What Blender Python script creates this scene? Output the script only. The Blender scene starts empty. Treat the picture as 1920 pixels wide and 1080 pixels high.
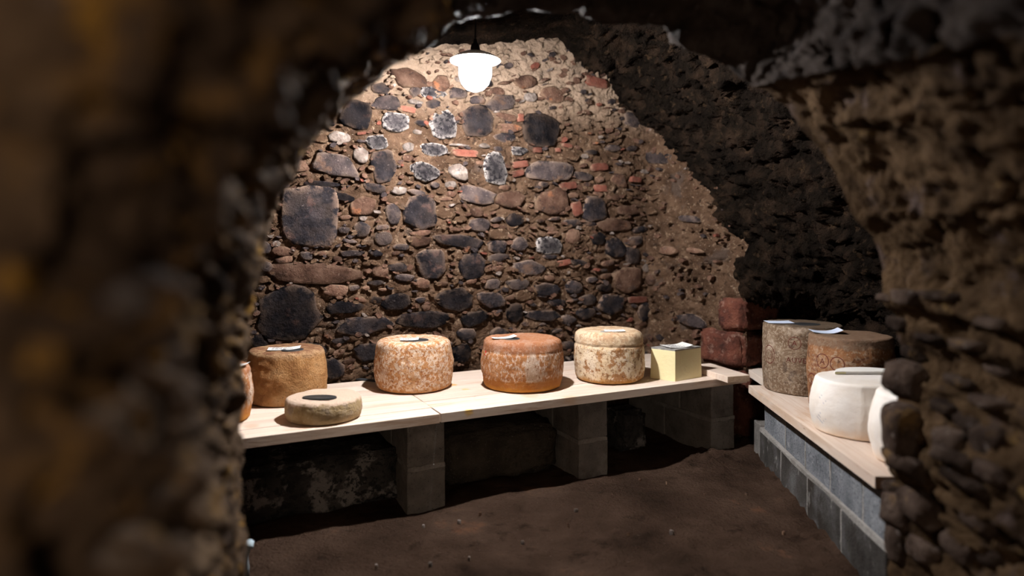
import bpy, bmesh, math, random
import numpy as np
from mathutils import Vector, Matrix
from mathutils.bvhtree import BVHTree

S = bpy.context.scene
COL = S.collection
random.seed(7)
# ------------------------------------------------------------------ camera, world, lights
F, HX, HY, CH = 1200.0, 960.0, 460.0, 1.35        # focal length (px), principal x, horizon y, camera height
cd = bpy.data.cameras.new('camera'); cam = bpy.data.objects.new('camera', cd); COL.objects.link(cam)
cam.location = (0, 0, CH); cam.rotation_euler = (math.pi / 2, 0, 0)
cd.sensor_width = 36; cd.lens = 36 * F / 1920; cd.shift_y = -(540 - HY) / 1920
cd.clip_start = 0.02
cd.dof.use_dof = True; cd.dof.focus_distance = 3.7
cd.dof.aperture_fstop = (cd.lens / 1000) / 0.029
S.camera = cam
w = bpy.data.worlds.new('world'); S.world = w; w.use_nodes = True
w.node_tree.nodes['Background'].inputs[0].default_value = (0.55, 0.6, 0.75, 1)
w.node_tree.nodes['Background'].inputs[1].default_value = 0.02
S.view_settings.view_transform = 'Standard'; S.view_settings.look = 'None'
S.view_settings.gamma = 1; S.view_settings.use_curve_mapping = False
S.view_settings.exposure = 0.0
LAMP_STRENGTH = 7600.0

def area_light(name, loc, target, size, energy, color):
    l = bpy.data.lights.new(name, 'AREA'); l.energy = energy; l.color = color; l.shape = 'DISK'; l.size = size
    o = bpy.data.objects.new(name, l); COL.objects.link(o); o.location = loc
    o.rotation_euler = (Vector(target) - Vector(loc)).to_track_quat('-Z', 'Y').to_euler()
    return o
# added fill light, standing in for dim passage light behind the photographer
area_light('passage_fill', (0.25, -1.2, 1.42), (0.35, 3.0, 1.1), 0.5, 17, (1.0, 0.78, 0.58))

# ------------------------------------------------------------------ numpy noise
_rng = np.random.RandomState(3)
_perm = _rng.permutation(256); _perm = np.concatenate([_perm, _perm, _perm])
_g = _rng.normal(size=(256, 3)); _g /= np.linalg.norm(_g, axis=1)[:, None]
def perlin(P):
    P = np.asarray(P, float); I = np.floor(P).astype(int); f = P - I; I = I & 255
    u = f * f * f * (f * (f * 6 - 15) + 10)
    r = 0
    for dx in (0, 1):
        wx = u[:, 0] if dx else 1 - u[:, 0]
        for dy in (0, 1):
            wy = u[:, 1] if dy else 1 - u[:, 1]
            for dz in (0, 1):
                wz = u[:, 2] if dz else 1 - u[:, 2]
                h = _perm[_perm[_perm[(I[:, 0] + dx) & 255] + ((I[:, 1] + dy) & 255)] + ((I[:, 2] + dz) & 255)]
                g = _g[h]
                r = r + wx * wy * wz * (g[:, 0] * (f[:, 0] - dx) + g[:, 1] * (f[:, 1] - dy) + g[:, 2] * (f[:, 2] - dz))
    return r * 1.5
def fbm(P, octv=4, lac=2.1, gain=0.5):
    a, r, Q = 1.0, 0, np.asarray(P, float)
    for i in range(octv):
        r = r + a * perlin(Q + 17.3 * i); Q = Q * lac; a *= gain
    return r
def ridged(P, octv=4, lac=2.1, gain=0.55):
    a, r, Q = 1.0, 0, np.asarray(P, float)
    for i in range(octv):
        r = r + a * (0.5 - np.abs(perlin(Q + 9.1 * i)) * 1.6); Q = Q * lac; a *= gain
    return r
def cells(P, seed=0):
    """distance to nearest and second nearest feature point, and id"""
    P = np.asarray(P, float); I = np.floor(P).astype(int); f = P - I
    d1 = np.full(len(P), 9.0); d2 = np.full(len(P), 9.0); idd = np.zeros(len(P))
    rr = np.random.RandomState(seed).rand(256, 4)
    for dx in (-1, 0, 1):
        for dy in (-1, 0, 1):
            for dz in (-1, 0, 1):
                h = _perm[_perm[_perm[(I[:, 0] + dx) & 255] + ((I[:, 1] + dy) & 255)] + ((I[:, 2] + dz) & 255)]
                q = rr[h]
                d = np.sqrt((dx + q[:, 0] - f[:, 0]) ** 2 + (dy + q[:, 1] - f[:, 1]) ** 2 + (dz + q[:, 2] - f[:, 2]) ** 2)
                c = d < d1
                d2 = np.where(c, d1, np.minimum(d2, d)); idd = np.where(c, q[:, 3], idd); d1 = np.where(c, d, d1)
    return d1, d2, idd

# ------------------------------------------------------------------ materials
def NN(nt, t, **kw):
    n = nt.nodes.new(t)
    for k, v in kw.items():
        if k.startswith('i_'): n.inputs[k[2:].replace('_', ' ')].default_value = v
        else: setattr(n, k, v)
    return n
def c4(c): return (c[0], c[1], c[2], 1)
def material(name, base, scale=6, rough=0.85, bump=0.4, bscale=40, layers=(), coords='Object', stretch=(1, 1, 1),
             rand=0.0, rim=None, dist=0.01, spec=0.12, bands=(), sub=0, bands2=(), blobs=()):
    """base: 2-4 colours over noise.  layers: (scale, lo, hi, colour, amount[, stretch]).  bands: (axis z lo, hi, colour, amount) in object space."""
    m = bpy.data.materials.new(name); m.use_nodes = True; nt = m.node_tree; L = nt.links.new
    b = nt.nodes['Principled BSDF']; b.inputs['Roughness'].default_value = rough
    b.inputs['Specular IOR Level'].default_value = spec
    if sub: b.inputs['Subsurface Weight'].default_value = sub; b.inputs['Subsurface Scale'].default_value = 0.02; b.inputs['Subsurface Radius'].default_value = (1, .6, .35)
    tc = NN(nt, 'ShaderNodeTexCoord'); vec = tc.outputs[coords]
    mp = NN(nt, 'ShaderNodeMapping'); mp.inputs['Scale'].default_value = stretch; L(vec, mp.inputs['Vector']); v = mp.outputs[0]
    oi = None
    if rand:
        oi = NN(nt, 'ShaderNodeObjectInfo')
        va = NN(nt, 'ShaderNodeVectorMath', operation='MULTIPLY_ADD'); L(oi.outputs['Random'], va.inputs[0])
        va.inputs[1].default_value = (31, 17, 23); L(v, va.inputs[2]); v = va.outputs[0]
    def noise(sc, det=6, vv=None, ro=0.6):
        n = NN(nt, 'ShaderNodeTexNoise'); n.inputs['Scale'].default_value = sc; n.inputs['Detail'].default_value = det
        n.inputs['Roughness'].default_value = ro; L(vv or v, n.inputs['Vector']); return n.outputs['Fac']
    r = NN(nt, 'ShaderNodeValToRGB'); e = r.color_ramp.elements
    k = len(base); e[0].position = 0.30; e[0].color = c4(base[0]); e[1].position = 0.70; e[1].color = c4(base[-1])
    for i in range(1, k - 1):
        q = e.new(0.30 + 0.40 * i / (k - 1)); q.color = c4(base[i])
    L(noise(scale), r.inputs[0]); col = r.outputs[0]
    def mixc(fac, a, bcol, amt=None):
        mx = NN(nt, 'ShaderNodeMix', data_type='RGBA'); L(fac, mx.inputs[0]); L(a, mx.inputs[6])
        if isinstance(bcol, tuple): mx.inputs[7].default_value = c4(bcol)
        else: L(bcol, mx.inputs[7])
        return mx.outputs[2]
    def rng(val, lo, hi, a0, a1):
        mr = NN(nt, 'ShaderNodeMapRange'); mr.interpolation_type = 'SMOOTHSTEP'; L(val, mr.inputs[0])
        for i, x in enumerate((lo, hi, a0, a1)): mr.inputs[i + 1].default_value = x
        return mr.outputs[0]
    def math2(op, a, bb):
        q = NN(nt, 'ShaderNodeMath', operation=op)
        for i, x in enumerate((a, bb)):
            if isinstance(x, (int, float)): q.inputs[i].default_value = x
            else: L(x, q.inputs[i])
        return q.outputs[0]
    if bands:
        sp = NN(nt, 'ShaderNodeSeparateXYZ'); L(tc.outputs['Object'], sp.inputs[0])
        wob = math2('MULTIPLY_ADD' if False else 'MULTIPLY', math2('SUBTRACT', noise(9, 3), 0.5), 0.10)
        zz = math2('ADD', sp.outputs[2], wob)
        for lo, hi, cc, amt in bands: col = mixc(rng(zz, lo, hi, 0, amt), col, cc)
    for ly in layers:
        vv = None
        if len(ly) > 5:
            m2 = NN(nt, 'ShaderNodeMapping'); m2.inputs['Scale'].default_value = ly[5]; L(v, m2.inputs['Vector']); vv = m2.outputs[0]
        col = mixc(rng(noise(ly[0], 5, vv, 0.65), ly[1], ly[2], 0, ly[4]), col, ly[3])
    if bands2:
        sp = NN(nt, 'ShaderNodeSeparateXYZ'); L(tc.outputs['Object'], sp.inputs[0])
        zz = math2('ADD', sp.outputs[2], math2('MULTIPLY', math2('SUBTRACT', noise(22, 5), 0.5), 0.06))
        for lo, hi, cc, amt in bands2: col = mixc(rng(zz, lo, hi, 0, amt), col, cc)
    for (bx, by, bz, br, cc, amt) in blobs:
        dn = NN(nt, 'ShaderNodeVectorMath', operation='DISTANCE'); L(tc.outputs['Object'], dn.inputs[0]); dn.inputs[1].default_value = (bx, by, bz)
        dd = math2('ADD', dn.outputs['Value'], math2('MULTIPLY', math2('SUBTRACT', noise(18, 4), 0.5), br * 1.6))
        col = mixc(rng(dd, br, br * 0.35, 0, amt), col, cc)
    if rim:
        at = NN(nt, 'ShaderNodeAttribute', attribute_name='rim')
        f = math2('MULTIPLY', at.outputs['Fac'], rng(noise(rim[1], 6), 0.42, 0.56, 0, rim[2]))
        col = mixc(f, col, rim[0])
    if rand:
        hs = NN(nt, 'ShaderNodeHueSaturation'); L(col, hs.inputs['Color'])
        L(rng(oi.outputs['Random'], 0, 1, 1 - rand, 1 + rand), hs.inputs['Value']); col = hs.outputs[0]
    L(col, b.inputs['Base Color'])
    if bump:
        nb = NN(nt, 'ShaderNodeBump'); nb.inputs['Strength'].default_value = bump; nb.inputs['Distance'].default_value = dist
        h = math2('ADD', noise(bscale, 8, None, 0.7), math2('MULTIPLY', noise(bscale * 0.25, 4), 1.5))
        L(h, nb.inputs['Height']); L(nb.outputs[0], b.inputs['Normal'])
    return m
def matte(*a, **k):
    k['spec'] = 0.015; return material(*a, **k)
M = {}
M['mortar'] = matte('mortar', [(.042, .024, .015), (.090, .053, .033), (.145, .090, .058)], 5, 0.95, 1.0, 48, coords='Object', bands=[(2.15, 2.55, (.38, .275, .20), .85)],  # paler sandy mortar high up, with the lamp's brightness painted in
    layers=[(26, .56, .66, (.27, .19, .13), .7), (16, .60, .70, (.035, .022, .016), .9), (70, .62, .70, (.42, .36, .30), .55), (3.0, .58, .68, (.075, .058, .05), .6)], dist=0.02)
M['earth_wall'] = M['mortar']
WH = (.50, .46, .44)
M['black_stone'] = matte('black_stone', [(.005, .0045, .0055), (.012, .0105, .012), (.026, .022, .0235)], 9, 0.8, 0.8, 60, rand=.45,
    layers=[(95, .64, .70, (.15, .13, .125), .6), (8, .58, .70, (.07, .04, .032), .6)], rim=((.17, .115, .085), 14, .8), dist=.012)
M['white_rim_stone'] = matte('white_rim_stone', [(.007, .006, .0075), (.016, .014, .016), (.035, .030, .031)], 9, 0.75, 0.8, 60, rand=.2,
    layers=[(60, .62, .70, (.22, .20, .20), .5)], rim=((.48, .43, .40), 42, 1.0), dist=.012)
M['grey_stone'] = matte('grey_stone', [(.015, .012, .0125), (.036, .028, .028), (.070, .052, .048)], 8, 0.8, 0.8, 55, rand=.35,
    layers=[(60, .62, .69, (.24, .20, .185), .5), (7, .56, .68, (.10, .058, .038), .7)], rim=((.22, .155, .115), 16, .7), dist=.012)
M['brown_stone'] = matte('brown_stone', [(.030, .017, .013), (.085, .046, .032), (.15, .090, .064)], 8, 0.85, 0.8, 55, rand=.35,
    layers=[(50, .60, .68, (.26, .19, .15), .45), (9, .56, .68, (.03, .022, .022), .8), (6, .62, .7, (.26, .10, .045), .6)], rim=((.20, .135, .09), 16, .6), dist=.012)
M['pale_stone'] = material('pale_stone', [(.075, .056, .046), (.15, .118, .10), (.28, .24, .22)], 14, 0.85, 0.8, 60, rand=.25,
    layers=[(30, .54, .64, (.06, .05, .05), .7)], dist=.012)
M['brick_red'] = material('brick_red', [(.060, .022, .015), (.125, .040, .027), (.16, .065, .045)], 12, 0.85, 0.7, 70, rand=.25,
    layers=[(40, .58, .68, (.08, .035, .025), .7)], rim=((.25, .17, .12), 20, .6), dist=.008)
M['quoin'] = material('quoin', [(.035, .018, .015), (.13, .045, .030), (.22, .085, .055)], 7, 0.85, 0.9, 45, layers=[(18, .55, .66, (.30, .19, .15), .6), (5, .55, .7, (.03, .018, .018), .8)], dist=.02)
M['soot_rock'] = matte('soot_rock', [(.004, .003, .0024), (.011, .0078, .0058), (.034, .021, .014)], 6, 0.85, 1.0, 40,
    layers=[(14, .58, .68, (.055, .034, .020), .7), (60, .66, .72, (.09, .065, .045), .5)], dist=.03)
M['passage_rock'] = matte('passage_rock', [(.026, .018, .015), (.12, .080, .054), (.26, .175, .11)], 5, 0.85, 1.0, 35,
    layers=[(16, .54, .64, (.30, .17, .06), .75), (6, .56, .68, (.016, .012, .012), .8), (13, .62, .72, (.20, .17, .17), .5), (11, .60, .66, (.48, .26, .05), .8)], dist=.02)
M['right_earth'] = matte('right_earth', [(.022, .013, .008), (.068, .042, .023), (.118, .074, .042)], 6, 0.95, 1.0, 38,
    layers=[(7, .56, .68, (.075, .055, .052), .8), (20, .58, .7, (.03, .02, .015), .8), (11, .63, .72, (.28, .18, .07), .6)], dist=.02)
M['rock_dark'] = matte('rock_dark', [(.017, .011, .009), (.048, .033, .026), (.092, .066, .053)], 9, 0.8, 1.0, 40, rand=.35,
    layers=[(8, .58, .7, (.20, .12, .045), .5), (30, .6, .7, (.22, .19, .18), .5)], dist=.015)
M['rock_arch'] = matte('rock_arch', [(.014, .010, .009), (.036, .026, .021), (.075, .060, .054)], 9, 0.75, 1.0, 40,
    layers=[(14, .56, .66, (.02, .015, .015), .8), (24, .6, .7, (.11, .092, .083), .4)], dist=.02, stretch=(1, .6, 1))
M['dirt'] = matte('dirt', [(.028, .017, .012), (.066, .040, .028), (.104, .066, .047)], 2.2, 0.95, 1.0, 60,
    layers=[(7, .55, .70, (.025, .015, .011), .8), (2.2, .60, .72, (.20, .085, .045), .55), (90, .66, .72, (.28, .22, .18), .5)], dist=.02)
M['concrete'] = material('concrete', [(.15, .14, .13), (.23, .215, .20), (.30, .285, .27)], 7, 0.9, 0.9, 140, rand=.12,
    layers=[(80, .58, .68, (.05, .048, .046), .7), (110, .63, .70, (.42, .40, .38), .6), (3, .55, .7, (.08, .065, .055), .6)], dist=.006)
M['concrete_wet'] = material('concrete_wet', [(.035, .030, .027), (.075, .069, .064), (.16, .158, .16)], 5, 0.8, 0.9, 160, rand=.2,
    layers=[(120, .58, .68, (.04, .038, .036), .6), (3.5, .50, .60, (.045, .035, .028), .8, (1, 1, .6)), (14, .60, .70, (.40, .39, .37), .7, (1, 1, .5))], dist=.006)
M['concrete_blue'] = material('concrete_blue', [(.12, .13, .145), (.20, .213, .235), (.29, .305, .33)], 7, 0.9, 0.9, 140, rand=.12,
    layers=[(75, .54, .64, (.07, .075, .09), .8), (90, .60, .68, (.48, .49, .5), .7), (16, .62, .72, (.5, .5, .5), .5)], dist=.006)
M['joint'] = material('joint', [(.24, .225, .21), (.40, .38, .36)], 12, 0.95, 1.0, 120, layers=[(30, .5, .6, (.42, .40, .38), .6)], dist=.008)
M['slab_stone'] = matte('slab_stone', [(.05, .042, .035), (.09, .075, .060), (.15, .125, .10)], 5, 0.9, 1.0, 45,
    layers=[(80, .62, .70, (.34, .30, .26), .6), (5, .58, .7, (.03, .025, .02), .7)], dist=.02)
M['slab_white'] = matte('slab_white', [(.035, .033, .033), (.08, .075, .072), (.14, .13, .125)], 5, 0.9, 1.0, 45,
    layers=[(6, .52, .60, (.40, .38, .37), .8, (1, 1, 1)), (28, .52, .58, (.04, .04, .04), .9)], dist=.02)
def wood(name, base, blobs=()):
    return material(name, base, 3.0, 0.6, 0.25, 60, layers=[(7, .52, .64, (.60, .42, .29), .55, (.5, 9, 1)), (20, .56, .66, (.46, .29, .18), .5, (.25, 5, 1)), (3.2, .58, .70, (.50, .28, .13), .5), (26, .66, .72, (.30, .17, .09), .6)],
                    coords='Object', stretch=(.35, 2.2, 1), rand=.10, dist=.002, blobs=blobs)
WB = [(.60, .47, .39), (.71, .59, .50), (.79, .69, .61)]
M['wood'] = wood('pine', WB)
M['wood_end'] = material('pine_end', [(.42, .31, .22), (.58, .45, .34)], 8, .8, .3, 90, layers=[(30, .5, .6, (.36, .24, .15), .5, (1, 1, 6))])

def setm(o, m): o.data.materials.append(M[m] if isinstance(m, str) else m)
# ------------------------------------------------------------------ object helpers
def link(name, me, mat, parent=None, smooth=False):
    o = bpy.data.objects.new(name, me); COL.objects.link(o)
    if mat and not me.materials: setm(o, mat)
    if parent: o.parent = parent
    if smooth: me.polygons.foreach_set('use_smooth', [True] * len(me.polygons))
    return o
def from_bm(name, bm, mat, parent=None, smooth=False):
    me = bpy.data.meshes.new(name); bm.to_mesh(me); bm.free(); return link(name, me, mat, parent, smooth)
def pyd(name, v, f, mat, parent=None, smooth=False):
    me = bpy.data.meshes.new(name); me.from_pydata([tuple(map(float, q)) for q in v], [], f); me.update()
    return link(name, me, mat, parent, smooth)
def tag(o, label, cat, group=None):
    o['label'] = label; o['category'] = cat
    if group: o['group'] = group
    return o
def struct(o): o['kind'] = 'structure'; return o
def thing(name, label, cat, loc=(0, 0, 0), rz=0, group=None):
    o = bpy.data.objects.new(name, None); COL.objects.link(o); o.location = loc; o.rotation_euler = (0, 0, rz)
    o.empty_display_size = .05
    return tag(o, label, cat, group)
def grid_mesh(name, P, mat, flip=False, parent=None):
    """P: array (a, b, 3)"""
    a, b, _ = P.shape
    me = bpy.data.meshes.new(name); n = a * b
    me.vertices.add(n); me.vertices.foreach_set('co', P.reshape(-1).astype(np.float32))
    idx = np.arange(n).reshape(a, b)
    q = np.stack([idx[:-1, :-1], idx[1:, :-1], idx[1:, 1:], idx[:-1, 1:]], -1).reshape(-1, 4)
    if flip: q = q[:, ::-1]
    me.loops.add(q.size); me.loops.foreach_set('vertex_index', q.reshape(-1).astype(np.int32))
    me.polygons.add(len(q)); me.polygons.foreach_set('loop_start', (np.arange(len(q)) * 4).astype(np.int32))
    me.update(calc_edges=True); me.validate()
    return link(name, me, mat, parent, True)
def grid_normals(P, flip=False):
    du = np.gradient(P, axis=0); dv = np.gradient(P, axis=1); n = np.cross(du, dv)
    n /= (np.linalg.norm(n, axis=2)[..., None] + 1e-9)
    return -n if flip else n
def box(name, x0, x1, y0, y1, z0, z1, mat, parent=None, bev=0.003, jitter=0, seed=0, cuts=0):
    bm = bmesh.new(); bmesh.ops.create_cube(bm, size=1)
    for v in bm.verts:
        v.co = Vector((x0 + (v.co.x + .5) * (x1 - x0), y0 + (v.co.y + .5) * (y1 - y0), z0 + (v.co.z + .5) * (z1 - z0)))
    if bev: bmesh.ops.bevel(bm, geom=list(bm.edges), offset=bev, segments=1, affect='EDGES')
    if cuts: bmesh.ops.subdivide_edges(bm, edges=[e for e in bm.edges if e.calc_length() > .03], cuts=cuts, use_grid_fill=True)
    if jitter:
        P = np.array([v.co[:] for v in bm.verts]) * 14 + seed * 7.7
        a, b_, c = fbm(P, 3), fbm(P + 50, 3), fbm(P + 90, 3)
        for i, v in enumerate(bm.verts): v.co += Vector((a[i], b_[i], c[i])) * jitter
    return from_bm(name, bm, mat, parent)
def P3(px, py, z):            # point of the horizontal plane z seen at pixel
    Y = (CH - z) * F / (py - HY); return Vector(((px - HX) / F * Y, Y, z))
def PD(px, py, Y):            # point at depth Y seen at pixel
    return Vector(((px - HX) / F * Y, Y, CH - (py - HY) / F * Y))

# ------------------------------------------------------------------ the end wall (masonry) as a polyline in plan
D = Vector((.8944, .4472, 0)); N = Vector((-.4472, .8944, 0))         # along / across the long shelf
WA0 = Vector((-1.148, 3.97, 0)) - N * 0.0 + N * .03
CORN = Vector((1.075, 5.11, 0)); KQ = Vector((1.60, 4.40, 0))
def wall_hit(px):
    k = (px - HX) / F
    def isect(A, B):
        d = B - A                     # X = k*Y
        t = (k * A.y - A.x) / (d.x - k * d.y); return A + d * t, t
    A = CORN - D * 4.2
    p, t = isect(A, CORN)
    if t <= 1: return p, D, Vector((D.y, -D.x, 0)), t * 4.2
    p, t = isect(CORN, KQ); d = (KQ - CORN).normalized()
    return p, d, Vector((d.y, -d.x, 0)), 4.2 + t * (KQ - CORN).length
def wall_pt(px, py):
    p, d, n, s = wall_hit(px); q = p.copy(); q.z = CH - (py - HY) / F * p.y
    return q, d, n
# plan rows
L1 = 4.2; L2 = (KQ - CORN).length; Lt = L1 + L2
ns, nz = 600, 400
ss = np.linspace(0, Lt, ns); zz = np.linspace(-.05, 3.4, nz)
A0 = np.array(CORN - D * 4.2); dA = np.array(D); dB = np.array((KQ - CORN).normalized()); CN = np.array(CORN)
base = np.where((ss < L1)[:, None], A0 + dA * ss[:, None], CN + dB * (ss - L1)[:, None])
nA = np.array((D.y, -D.x, 0)); nB = np.array((dB[1], -dB[0], 0))
tt = np.clip((ss - L1 + .12) / .24, 0, 1)[:, None]; nrm = nA * (1 - tt) + nB * tt; nrm /= np.linalg.norm(nrm, axis=1)[:, None]
P = np.repeat(base[:, None, :], nz, 1).astype(float); P[:, :, 2] = zz[None, :]
Nn = np.repeat(nrm[:, None, :], nz, 1)
Q = P.reshape(-1, 3); St = (Q + .03 * np.stack([fbm(Q * 7, 2), fbm(Q * 7 + 20, 2), fbm(Q * 7 + 40, 2)], 1)) * np.array([8, 8, 20]); d1, d2, _i = cells(St, 1)
right = np.clip((np.repeat(ss[:, None], nz, 1).reshape(-1) - (L1 - .25)) / .3, 0, 1)
crack = -np.clip(.12 - (d2 - d1), 0, .12) * .13 + .022 * (_i - .5) * np.clip((d2 - d1) * 7, 0, 1)
hgt = .020 * fbm(Q * 3, 3) + .013 * fbm(Q * 14, 4) + crack * (1 - .4 * right) + .018 * ridged(Q * 9 + 4, 4) * (.35 + .65 * right) + .05 * fbm(Q * 1.6 + 9, 2) * right
P = P + Nn * hgt.reshape(ns, nz)[..., None] - Nn * .02
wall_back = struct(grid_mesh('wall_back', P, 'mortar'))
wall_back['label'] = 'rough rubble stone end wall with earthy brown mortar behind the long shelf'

# stones of the wall ------------------------------------------------------------------
def stone_mesh(wd, ht, dp, seed, big, squared=False):
    r = random.Random(seed); n = 16 if big else 11
    e = r.uniform(.7, 1.0); nc = r.choice((5, 6, 6, 7, 8)); off = r.uniform(0, 6.28)
    cang = sorted(off + 6.2832 * (k + r.uniform(-.28, .28)) / nc for k in range(nc)); cr = [r.uniform(.92, 1.22) for _ in cang]
    cp = []
    for a, q in zip(cang, cr):
        c, s_ = math.cos(a), math.sin(a); cp.append((math.copysign(abs(c) ** e, c) * q, math.copysign(abs(s_) ** e, s_) * q))
    if squared: nc = 4; cp = [(r.uniform(.88, 1.0) * a_, r.uniform(.85, 1.0) * b__) for a_, b__ in ((1, 1), (-1, 1), (-1, -1), (1, -1))]
    ang, rad = [], []
    for i in range(n):
        u = i * nc / n; k = int(u); f = u - k; A_, B_ = cp[k % nc], cp[(k + 1) % nc]
        f = min(max((f - .12) / .76, .0), 1) * .8 + .1
        x_, y_ = A_[0] + (B_[0] - A_[0]) * f, A_[1] + (B_[1] - A_[1]) * f
        ang.append(math.atan2(y_, x_)); rad.append(math.hypot(x_, y_) * r.uniform(.94, 1.06))
    rings = [(1.0, -.03, 1.0), (1.0, dp * .5, 1.0), (.93, dp * .88, .5), (.74, dp * 1.0, .12)] if big else [(1.0, -.03, 1.0), (.98, dp * .6, .9), (.80, dp, .3)]
    V, Fc, R = [], [], []
    for k, z, rm in rings:
        for a, q in zip(ang, rad):
            c, s = math.cos(a), math.sin(a)
            x = c * wd / 2 * q * k; y = s * ht / 2 * q * k
            V.append((x, y, z + (r.uniform(-.2, .2) * dp if z > 0 else 0))); R.append(rm * (1.0 if s > -.3 else .75))
    V.append((r.uniform(-.1, .1) * wd, r.uniform(-.1, .1) * ht, dp * r.uniform(.95, 1.15))); R.append(0)
    for k in range(len(rings) - 1):
        for i in range(n):
            j = (i + 1) % n; Fc.append((k * n + i, k * n + j, (k + 1) * n + j, (k + 1) * n + i))
    k = (len(rings) - 1) * n
    for i in range(n): Fc.append((k + i, k + (i + 1) % n, len(V) - 1))
    me = bpy.data.meshes.new('stone'); me.from_pydata(V, [], Fc); me.update()
    at = me.attributes.new('rim', 'FLOAT', 'POINT'); at.data.foreach_set('value', R)
    return me
TY = {'k': 'black_stone', 'w': 'white_rim_stone', 'g': 'grey_stone', 'b': 'brown_stone', 'p': 'pale_stone', 'r': 'brick_red', 'e': 'mortar'}
# centre x, y, width, height in the photograph, kind, turn
ST = """770 145 66 38 b 0;825 155 40 32 b -20;812 173 44 20 w 0;780 170 20 20 g 0;713 165 36 20 k 0;860 176 34 22 g 0;668 215 62 58 k 20
727 193 50 28 g 0;812 195 24 18 k 0;743 227 52 36 w 0;833 236 48 50 w 0;897 228 58 58 k 0;943 193 50 28 g -8;897 187 28 14 g 0;950 219 42 18 b 0
957 240 46 15 b 0;948 258 42 17 k 0;977 220 11 16 r 0;1015 243 68 56 k 10;637 257 46 20 p 0;707 267 42 26 w 0;813 280 54 26 w 0;767 275 22 18 p 0
875 287 46 14 r 0;865 272 36 6 p 0;910 273 20 9 p 0;1010 281 14 10 r 0;1065 273 18 7 r 8;1047 281 10 8 r 0;973 283 30 18 w 0;630 308 96 44 g 8
678 291 30 26 p 30;720 312 48 56 k 0;795 320 54 34 w 8;930 315 44 60 w -12;977 308 30 13 r -8;973 325 22 12 r -12;1033 321 86 34 g 0;860 322 40 26 p 20
603 345 64 11 k 0;703 352 40 20 k 6;750 356 32 18 p 0;847 346 20 12 p 0;640 368 44 15 k 14;580 410 116 106 k 0;680 387 50 34 b -10;737 400 28 38 g -8
790 398 62 62 k 0;897 367 66 32 g 8;960 373 50 34 b 0;1035 378 62 44 b -10;1067 348 32 14 r -8;1083 391 18 28 r -15;680 431 32 28 k 0;720 448 32 26 g 0
900 421 38 28 g 0;968 413 32 22 k 0;860 452 92 27 k 6;787 452 40 18 b 0;935 462 32 26 k 0;975 458 30 28 g -10;1033 461 52 34 w 0;1075 442 30 26 b 0
808 493 54 56 k 0;887 500 52 46 k 0;593 513 172 36 b 3;543 587 128 100 k 0;1057 493 30 11 r -8;1088 492 38 12 k 6;995 502 60 26 g 0;972 533 40 20 g 0
1027 543 50 22 k 0;1078 538 28 26 k 0;647 577 76 22 k 0;743 567 48 30 k -14;852 563 64 40 k 0;920 562 50 32 k 6;683 611 100 34 k -5;795 600 92 30 k 0
890 598 50 26 k -8;967 587 28 36 k 0;1018 592 64 18 k 4;1047 568 32 14 k 0;1100 588 34 24 k 0;693 660 52 30 k 0;867 663 36 36 k 0;623 690 40 42 k 0
877 627 36 24 k 0;1116 393 44 44 k 0;1155 423 62 26 b 0;1127 353 24 13 r 0;1152 370 24 12 b 0;1125 337 16 12 b 0;1124 448 30 24 k 0;1155 465 40 36 k 10
1187 479 26 32 g 10;1110 285 22 10 g 0;1150 278 26 14 g 0;1180 525 52 46 b 0;1218 524 20 20 b 0;1212 502 20 17 p 30;1198 562 42 12 r 0;1210 585 32 36 k 0
1150 570 46 38 k 0;1105 563 30 20 g 0;1295 602 50 22 g 10;1232 296 52 24 g 8;660 475 44 12 g 0;630 545 46 20 b 0;760 520 40 14 g 4;1130 640 44 30 k 0;740 665 60 30 g 0
575 660 70 30 g 0;1005 645 44 26 k 0;500 500 30 20 g 0;490 640 34 30 k 0;1066 600 30 18 g 0;1180 395 40 18 b 0;1250 470 36 16 b 0;1300 470 30 10 b 8;1290 410 36 12 g 10"""
rect = []
def put_stone(px, py, wpx, hpx, kind, rot, seed):
    c, d, n = wall_pt(px, py)
    a, _, _ = wall_pt(px - wpx / 2, py); b_, _, _ = wall_pt(px + wpx / 2, py)
    wd = (b_ - a).length; ht = hpx / F * c.y
    big = wpx > 40
    dp = min(.028, .014 + .06 * min(wd, ht)); wd *= 1.06; ht *= 1.06
    me = stone_mesh(wd, ht, dp, seed, big or kind == 'r', kind == 'r')
    o = link('brick' if kind == 'r' else 'stone', me, TY[kind], wall_back, True)
    m = Matrix((( d.x, 0, n.x, c.x), (d.y, 0, n.y, c.y), (0, 1, 0, c.z), (0, 0, 0, 1)))
    o.matrix_world = m @ Matrix.Rotation(math.radians(-rot), 4, 'Z') @ Matrix.Translation((0, 0, -.012))
    return o
sd = 0
for s in ST.replace('\n', ';').split(';'):
    q = s.split(); px, py, wp, hp = map(float, q[:4]); sd += 1
    put_stone(px, py, wp, hp, q[4], float(q[5]), sd); rect.append((px, py, wp, hp))
rr = random.Random(11); nf = 0; tries = 0
while nf < 168 and tries < 9000:
    tries += 1
    px, py = rr.uniform(480, 1225), rr.uniform(150, 685)
    if px > 1050 and py < 330 and rr.random() < .8: continue
    if px < 960 - (py < 450) * 0 and (px < 700 and py < 200): continue
    wp = rr.uniform(14, 40) if tries < 4500 else rr.uniform(10, 24); hp = wp * rr.uniform(.3, .75)
    if any(abs(px - a) < (wp + c) * .47 and abs(py - b_) < (hp + d_) * .47 for a, b_, c, d_ in rect): continue
    kind = rr.choice('bbgggbbpekr' if py < 420 else 'bbggbbgekk'); sd += 1; nf += 1
    put_stone(px, py, wp, hp, kind, rr.uniform(-12, 12), sd + 500); rect.append((px, py, wp, hp))

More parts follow.
